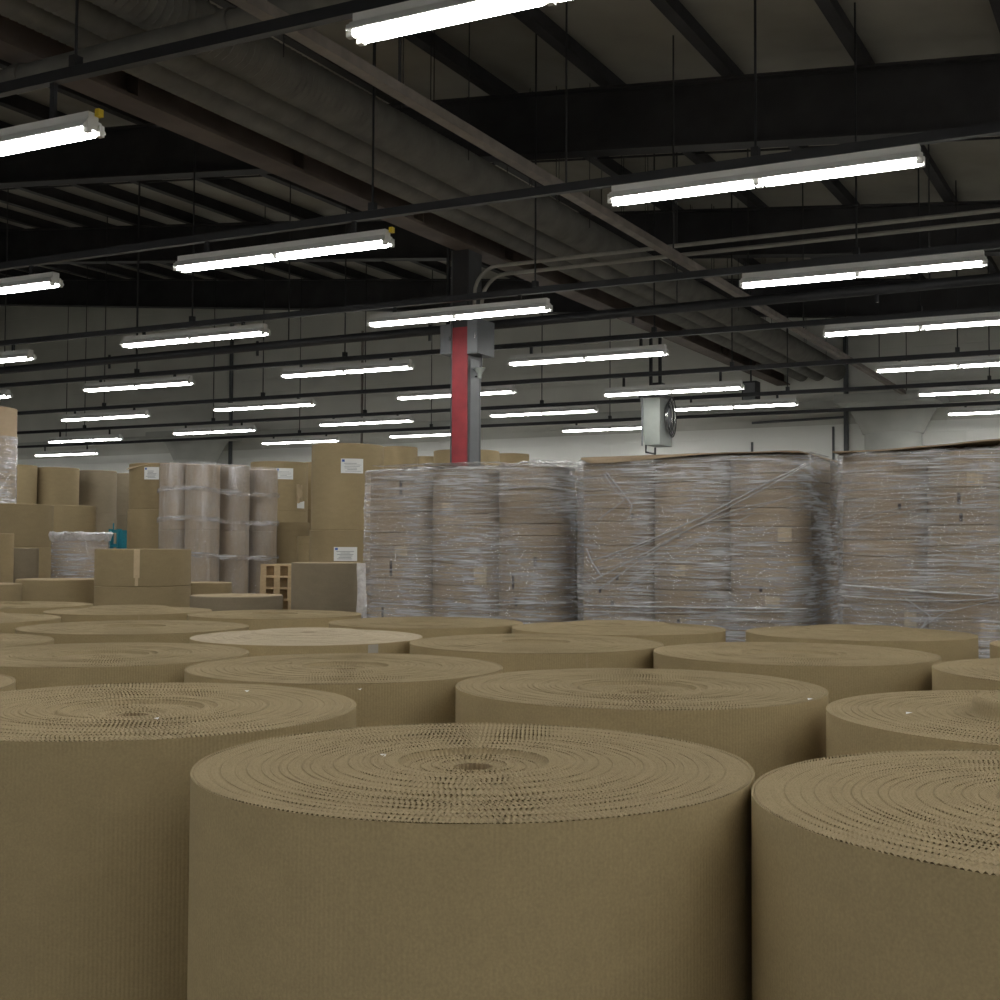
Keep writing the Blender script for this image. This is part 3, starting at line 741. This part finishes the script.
for pix, r in (([(370,512),(430,510),(500,508),(566,507)], .004), ([(370,548),(430,551),(500,547),(566,546)], .004), ([(372,603),(430,606),(566,603)], .006), ([(372,478),(440,482),(560,488)], .003)):
    strand(P1, PY1, pix, r)
# slack film puckered on the tops
def pucker(P, Yp, pxa, pxb, y0, depth, h, seed):
    a = at_y(pxa, y0, Yp); b = at_y(pxb, y0, Yp); m = MB(); nx, ny = 60, 10; V = []
    for j in range(ny+1):
        for i in range(nx+1):
            u, v = i/nx, j/ny; e = math.sin(PI*u)**.5 if 0 < u < 1 else 0
            p = Vector((a.x+(b.x-a.x)*u, Yp - .03 + depth*v, a.z))
            p.z += e*h*math.sin(PI*min(1, v*1.0+.05))*(.35 + .9*abs(noise.noise(Vector((u*16, v*4, seed))))) ; p.y += .02*noise.noise(Vector((u*21, v*5, seed+4)))
            V.append(p - P.location)
    m.v = V; m.f = [(j*(nx+1)+i, j*(nx+1)+i+1, (j+1)*(nx+1)+i+1, (j+1)*(nx+1)+i) for j in range(ny) for i in range(nx)]
    m.build('slack_film', 'stretch_film', P, 180)
pucker(P1, PY1, 500, 571, 465, .5, .05, 2); pucker(P1, PY1, 372, 500, 466, .5, .025, 3)
pucker(P2, PY2, 590, 690, 461, .4, .02, 5); pucker(P2, PY2, 690, 812, 456, .5, .03, 6); pucker(P3, PY3, 842, 905, 457, .5, .035, 8)
# loose film tail at the left edge of the left pallet
tp = at_y(361.5, 560, PY1 - .02)
m = MB(); V = []
zt_, zb_ = at_y(361, 563, PY1).z, 0.35
for j in range(25):
    z = zt_ + (zb_-zt_)*j/24
    for i in range(5): V.append((tp.x - .035 + .02*i + .006*noise.noise(Vector((i*.7, z*5, 1))) - P1.location.x, -.03 + .03*noise.noise(Vector((i*.9, z*4, 7))), z))
m.v = V; m.f = [(j*5+i, j*5+i+1, (j+1)*5+i+1, (j+1)*5+i) for j in range(24) for i in range(4)]
m.build('film_tail', 'twisted_film', P1, 60)

# ------------------------------------------------------------------ plain paper rolls at the back left
ROLL_R = {}
def paper_roll(c, r, z0, z1, label, side='paper_side', group='plain brown paper rolls', cat='paper roll', n=48, name='paper_roll', core=.05):
    t = thing(name, label, cat, (c[0], c[1], z0), 0, group); h = z1 - z0; ROLL_R[(round(c[0],4), round(c[1],4), round(z0,4))] = r
    MB().lathe([(core, .0), (r-.006, 0), (r, .006), (r, h-.006), (r-.006, h)], n).build('paper_wrap', side, t, 35)
    k = 9
    prof = [(r-.006, h)]
    for i in range(1, 2*k): prof.append((r-.006 - (r-.006-core)*i/(2*k), h - (.004 if i % 2 else .0)))
    prof += [(core, h), (core, h-.4*h)]
    MB().lathe(prof, n).build('paper_end', 'paper_top', t, 20)
    MB().lathe([(core, h*.55), (core, h*.6), (0, h*.6)], 16).build('core_plug', 'core_dark', t)
    return t
def stack(l, r_, depth, ys, labels, side='paper_side', group='plain brown paper rolls', grow=0.0):
    """column of rolls seen between pixel columns l and r_, tops at pixel rows ys (near rim)"""
    pc = at_d((l+r_)/2, 547, depth); rr = (r_-l)/2/F*depth*.998
    c = (pc.x, pc.y); dn = depth - rr
    zs = [at_d((l+r_)/2, y, dn if y < 547 else dn).z for y in ys]
    out = []
    for k, lab in enumerate(labels):
        z1 = zs[k]; z0 = zs[k+1] if k+1 < len(zs) else 0.0
        out.append(paper_roll(c, rr*(1 + grow*k), z0, z1, lab, side, group))
    return out
def on_roll(t, px, py):
    """angle and height where a pixel's ray meets the near side of a roll"""
    d = ray(px, py); cx, cyy = t.location.x, t.location.y
    r = min(((abs(k[0]-cx)+abs(k[1]-cyy)+abs(k[2]-t.location.z)), v) for k, v in ROLL_R.items())[1]
    A = d.x**2+d.y**2; B = -2*(d.x*cx+d.y*cyy); C = cx*cx+cyy*cyy-r*r; D = max(0, B*B-4*A*C); s = (-B-math.sqrt(D))/(2*A)
    return math.atan2(d.y*s-cyy, d.x*s-cx), EYE+d.z*s-t.location.z, r
def patch(t, px0, py0, px1, py1, name, mat, off, parent=None, n=6):
    a0, zt, r = on_roll(t, px0, py0); a1, zb, r = on_roll(t, px1, py1)
    m = MB(); rr = r + off
    m.poly([(rr*math.cos(a0+(a1-a0)*k/n), rr*math.sin(a0+(a1-a0)*k/n), z) for z in (zb, zt) for k in range(n+1)], [(k, k+1, n+2+k, n+1+k) for k in range(n)])
    return m.build(name, mat, parent or t)
def paper_label(t, x0, y0, x1, y1):
    o = patch(t, x0, y0, x1, y1, 'paper_label', 'label_paper', .003); w_, h_ = x1-x0, y1-y0
    patch(t, x0+.05*w_, y0+.06*h_, x0+.17*w_, y0+.22*h_, 'printed_mark', 'print_blue', .005, o)
    g = random.Random(int(x0*7+y0))
    for k in range(6):
        yy = y0 + h_*(.30 + .105*k); xa = x0 + w_*g.uniform(.1, .3); xb = x0 + w_*g.uniform(.6, .92)
        patch(t, xa, yy, xb, yy + h_*.05, 'printed_line', 'print_grey', .005, o)

# tower of wrapped rolls at the left edge
tw = stack(-64, 12, 16.5, [404], ['tall stretch wrapped tower of rolls at the left edge'], side='box_board', group='wrapped roll towers')[0]
tw.name = 'wrapped_tower'; tw['category'] = 'wrapped stack'
rt = 38/F*16.5
MB().lathe([(rt+.012+.006*noise.noise(Vector((0,0,k*1.7))), .6 + k*.055) for k in range(47)], 60).build('stretch_wrap', 'stretch_film', tw, 180)
for k, zz in enumerate((1.0, 1.5, 2.05, 2.55)): MB().lathe([(rt+.002, zz), (rt+.006, zz+.004), (rt+.006, zz+.05), (rt+.002, zz+.054)], 48).build('edge_band', 'paper_side', tw)
# far row of tall rolls
stack(-12, 34.5, 21.0, [464, 512], ['far tall brown roll partly hidden by the left edge tower, upper', 'far brown roll under the one behind the left edge tower'])
stack(35, 77, 21.5, [467, 512], ['far tall brown roll, lightest of the back left row, upper', 'far brown roll below the lightest of the back left row'])
stack(77, 115, 22.5, [470, 513], ['far greyish brown roll third in the back left row, upper', 'far greyish brown roll third in the back left row, lower'], side='paper_grey')
stack(114, 146, 24.0, [473, 514], ['far dark roll in the gap before the white labelled stack, upper', 'far dark roll in the gap behind the teal frame, lower'], side='paper_grey')
# middle left
stack(-52, 50, 14.0, [503, 547], ['big plain brown roll at the left edge below the wrapped tower', 'big plain brown roll under the big one at the left edge'])
stack(34, 94, 16.0, [505], ['plain brown roll between the big left roll and the teal frame'])
stack(-42, 12, 11.9, [533], ['narrow plain brown roll cut by the left edge in front of the big one'])
stack(6, 38, 12.75, [548], ['small greyish roll standing at the foot of the big left roll'], side='paper_grey')
# small wrapped bundle
bd = stack(54, 107, 13.0, [534], ['small plastic wrapped roll bundle with a crumpled film collar beside the taped roll'], side='box_board', group='wrapped bundle')[0]
bd.name = 'wrapped_bundle'; bd['category'] = 'wrapped roll'
rb = 26.5/F*13; hb = at_d(80, 534, 13-rb).z
MB().lathe([(rb+.012+.008*noise.noise(Vector((0,2,k*1.3))), .3 + (hb-.3)*k/24) for k in range(25)], 48).build('stretch_wrap', 'stretch_film', bd, 180)
m = MB(); n = 72; V = []
for j, (dr, dz) in enumerate(((.02,-.07),(.035,-.03),(.045,.005),(.02,.02),(-.02,.01))):
    for i in range(n):
        a = 2*PI*i/n; q = noise.noise(Vector((math.cos(a)*6, math.sin(a)*6, j*.7)))
        V.append(((rb+dr+.02*q)*math.cos(a), (rb+dr+.02*q)*math.sin(a), hb+dz+.02*q))
m.v = V; m.f = [(j*n+i, j*n+(i+1)%n, (j+1)*n+(i+1)%n, (j+1)*n+i) for j in range(4) for i in range(n)]
m.build('film_collar', 'twisted_film', bd, 60)
# low wide rolls
stack(-62, 20, 11.0, [585], ['low wide brown roll cut by the left edge'])
stack(19, 98, 11.95, [580], ['low wide brown roll left of the taped roll'])
tr = stack(97, 190, 11.6, [549, 587], ['upper plain brown roll with a vertical strip of tape', 'plain brown roll under the taped roll'])
o = patch(tr[0], 134, 549.5, 139.5, 578, 'tape_strip', 'packing_tape', .003)
patch(tr[0], 135, 575, 138, 586, 'torn_tape_end', 'packing_tape', .0035)
stack(180, 232, 12.9, [583], ['low brown roll between the taped roll and the wooden pallets'])
stack(192, 283, 10.85, [597], ['low roll with greyish side in front of the wooden pallets'], side='paper_grey')
# the white labelled stack
jj = stack(129, 187, 17.0, [463, 509], ['upper brown roll with white label and a bent paper flap on top', 'brown roll under the one with the bent paper flap'], grow=.03)
paper_label(jj[0], 144.5, 467, 159, 479.5)
rj = 29/F*17; hj = jj[0].location.z; Hj = at_d(158, 463, 17-rj).z - hj
m = MB(); V = []
for j in range(5):
    for i in range(33):
        a = -PI + 2*PI*i/32; q = max(0, math.cos(a - (math.atan2(-jj[0].location.y, -jj[0].location.x) - 1.25)))**3
        V.append(((rj*(j/4)*(1+.10*q) + .004)*math.cos(a), (rj*(j/4)*(1+.10*q) + .004)*math.sin(a), Hj + .006 + .012*(1-j/4) - (.09*q if j == 4 else .0)))
m.v = V; m.f = [(j*33+i, j*33+i+1, (j+1)*33+i+1, (j+1)*33+i) for j in range(4) for i in range(32)]
m.build('paper_flap', 'paper_top', jj[0], 40)
# block of wrapped columns
ZK = 15.8; kc = at_d(202, 547, ZK); rk = .222; wk = 4*rk; dk_ = .58; dpk = 2*dk_ + 2*rk; ka = kc.x - 3*rk; fy = kc.y - rk
zk = at_d(221, 463, ZK).z
t = thing('wrapped_block', 'block of tall roll columns in shiny upright film behind the taped roll', 'wrapped stack', (ka, fy, 0))
pallet_base(t, wk, dpk)
for i in range(2):
    for j in range(3):
        hs = [.137, .137+(zk-.137)*.34, .137+(zk-.137)*.67, zk - (.03 if (i+j) % 2 else 0)]
        for k in range(3):
            h = hs[k+1]-hs[k]
            MB().lathe([(0,0),(rk-.012,0),(rk-.005,.006),(rk-.005,h-.007),(rk-.012,h-.001),(.05,h-.001),(.05,h*.5)], 36).build('wound_roll', 'box_board', t, 35, (wk*(i+.5)/2, rk + dk_*j, hs[k]))
for i in range(2):
    for j in range(3):
        cx, cyy = wk*(i+.5)/2, rk + dk_*j
        m = MB(); n = 60
        V = []
        for z in np.linspace(.3, zk+.005, 30):
            for q in range(n):
                a = 2*PI*q/n; d = rk + .002*noise.noise(Vector((math.cos(a)*20, math.sin(a)*20, z+i*3+j*5)))
                V.append((cx+d*math.cos(a), cyy+d*math.sin(a), z))
        m.v = V; m.f = [(y_*n+q, y_*n+(q+1)%n, (y_+1)*n+(q+1)%n, (y_+1)*n+q) for y_ in range(29) for q in range(n)]
        m.build('stretch_wrap', 'stretch_film_upright', t, 180)
for zz in (1.02, 1.52, 1.98, 2.36):
    path = rounded_path(-.012, wk+.012, -.012, dpk+.012, rk*.9, .03); n = len(path); m = MB(); V = []
    for k, dz in enumerate((0, .03, .06)):
        for i, (px, py, nx, ny) in enumerate(path):
            q = noise.noise(Vector((px*7, py*7, zz*3+k)))
            V.append((px+nx*.008*q, py+ny*.008*q, zz+dz+.025*q+.03*math.sin(px*3+py*2)))
    m.v = V; m.f = [(k*n+i, k*n+(i+1)%n, (k+1)*n+(i+1)%n, (k+1)*n+i) for k in range(2) for i in range(n)]
    m.build('film_band', 'stretch_film', t, 180)
# labelled rolls
ll = stack(250, 307, 19.5, [461, 511], ['upper brown roll with white label and torn paper right of the wrapped block', 'brown roll below the torn paper one'])
paper_label(ll[0], 276, 468, 293, 479.5)
patch(ll[0], 297, 501, 304, 508.5, 'paper_label', 'label_paper', .004)
a, zc_, rl = on_roll(ll[0], 299, 492)
m = MB(); V = []
for j in range(5):
    for i in range(4):
        q = noise.noise(Vector((i*1.3, j*1.1, 5))); aa = a + (i-1.5)*.09
        V.append(((rl+.01+.06*abs(q))*math.cos(aa+.05*q), (rl+.01+.06*abs(q))*math.sin(aa+.05*q), zc_ + .12 - j*.07 + .04*q))
m.v = V; m.f = [(j*4+i, j*4+i+1, (j+1)*4+i+1, (j+1)*4+i) for j in range(4) for i in range(3)]
m.build('torn_paper', 'paper_top', ll[0])
stack(262, 309, 17.4, [522], ['plain brown roll standing below the torn paper roll'])
l2 = stack(302, 330, 20.6, [462, 509], ['thin slice of a brown labelled roll behind the tall labelled one, upper', 'brown roll behind the tall labelled one, lower'])
stack(297, 325, 16.6, [536], ['small brown roll squeezed left of the lower labelled roll'])
mm_ = stack(311, 383, 15.0, [443, 530], ['tallest brown paper roll with white label left of the left wrapped pallet', 'brown roll with white label under the tallest one'], grow=.03)
paper_label(mm_[0], 341, 458.5, 363, 473.5); paper_label(mm_[1], 334, 547, 357, 561)
nn = stack(292, 361, 11.5, [563], ['short greyish brown roll standing before the wooden pallets'], side='paper_grey')
# rolls behind the left wrapped pallet
for l, r_, dep, y, lab in ((380,417,17.5,446,'far brown roll top just right of the tallest labelled roll'),(414,436,22.0,456,'tiny pale roll top low behind the left wrapped pallet'),
        (433,499,18.6,449,'wide pale roll behind the red column'),(490,529,20.5,453,'brown roll top right of the red column')):
    stack(l, r_, dep, [y], [lab])

# ------------------------------------------------------------------ wooden pallets and the teal frame
pz = at_d(275, 566, 12.45); left = at_y(260, 580, pz.y)
def make_pallet():
    t = thing('wooden_pallet', 'x', 'pallet', (0,0,0), 0, 'stacked wooden pallets')
    W, D = .78, 1.2; hb_ = step - .0622; NB = 5
    dk = MB().box(0, W, 0, .125, 0, .02).mesh('deck_board'); bk = MB().box(0,.075,0,.12,0,hb_-.0005).mesh('block'); st = MB().box(0,.075,0,D,0,.02).mesh('stringer_board')
    for k in range(NB): obj('bottom_board', st, 'wood', t, ((W-.075)*k/(NB-1), 0, 0))
    for i in range(NB):
        for j in range(3): obj('block', bk, 'wood', t, ((W-.075)*i/(NB-1), (D-.12)*j/2, .0205))
    for k in range(NB): obj('stringer_board', st, 'wood', t, ((W-.075)*k/(NB-1), 0, .0205+hb_))
    for k in range(7): obj('deck_board', dk, 'wood', t, (0, (D-.125)*k/6, .041+hb_))
    return t
ptop = at_y(265, 564, pz.y).z; NP = int(round(ptop/.116)); step = ptop/NP
pp = make_pallet()
for k in range(NP):
    t = pp if k == 0 else copy_tree(pp)
    t.location = (left.x + random.uniform(-.015,.015), pz.y + random.uniform(-.02,.02), k*step)
    h = NP-1-k
    t['label'] = ('topmost wooden pallet of the stack behind the short greyish roll' if h == 0 else f'wooden pallet {ORD[min(h,6)]} below the topmost in the stack' if h < 5 else 'wooden pallet low in the stack, hidden by the rolls before it')
# teal steel lift mast
tb = at_d(115, 547, 19.0)
t = thing('lift_mast', 'teal steel frame of a small lift between the far rolls', 'lift', (tb.x, tb.y, 0), -YAW+ .3)
ztop = at_d(115, 529, 19.0).z
for sx in (-.11, .11): MB().box(sx-.025, sx+.025, -.03, .03, 0.06, ztop).build('mast_post', 'teal_paint', t)
for zz in (ztop-.06, ztop-.28, ztop-.6, ztop-1.0): MB().box(-.085, .085, -.02, .02, zz, zz+.05).build('cross_bar', 'teal_paint', t)
MB().box(-.2, .2, -.25, .35, 0, .06).build('base', 'teal_paint', t)
MB().box(.14, .24, -.02, .05, ztop-.5, ztop-.02).build('battery_case', 'teal_paint', t)
MB().tube([(-.05,0,ztop),(-.05,0,ztop+.09)], .012, 6).build('handle', 'teal_paint', t)
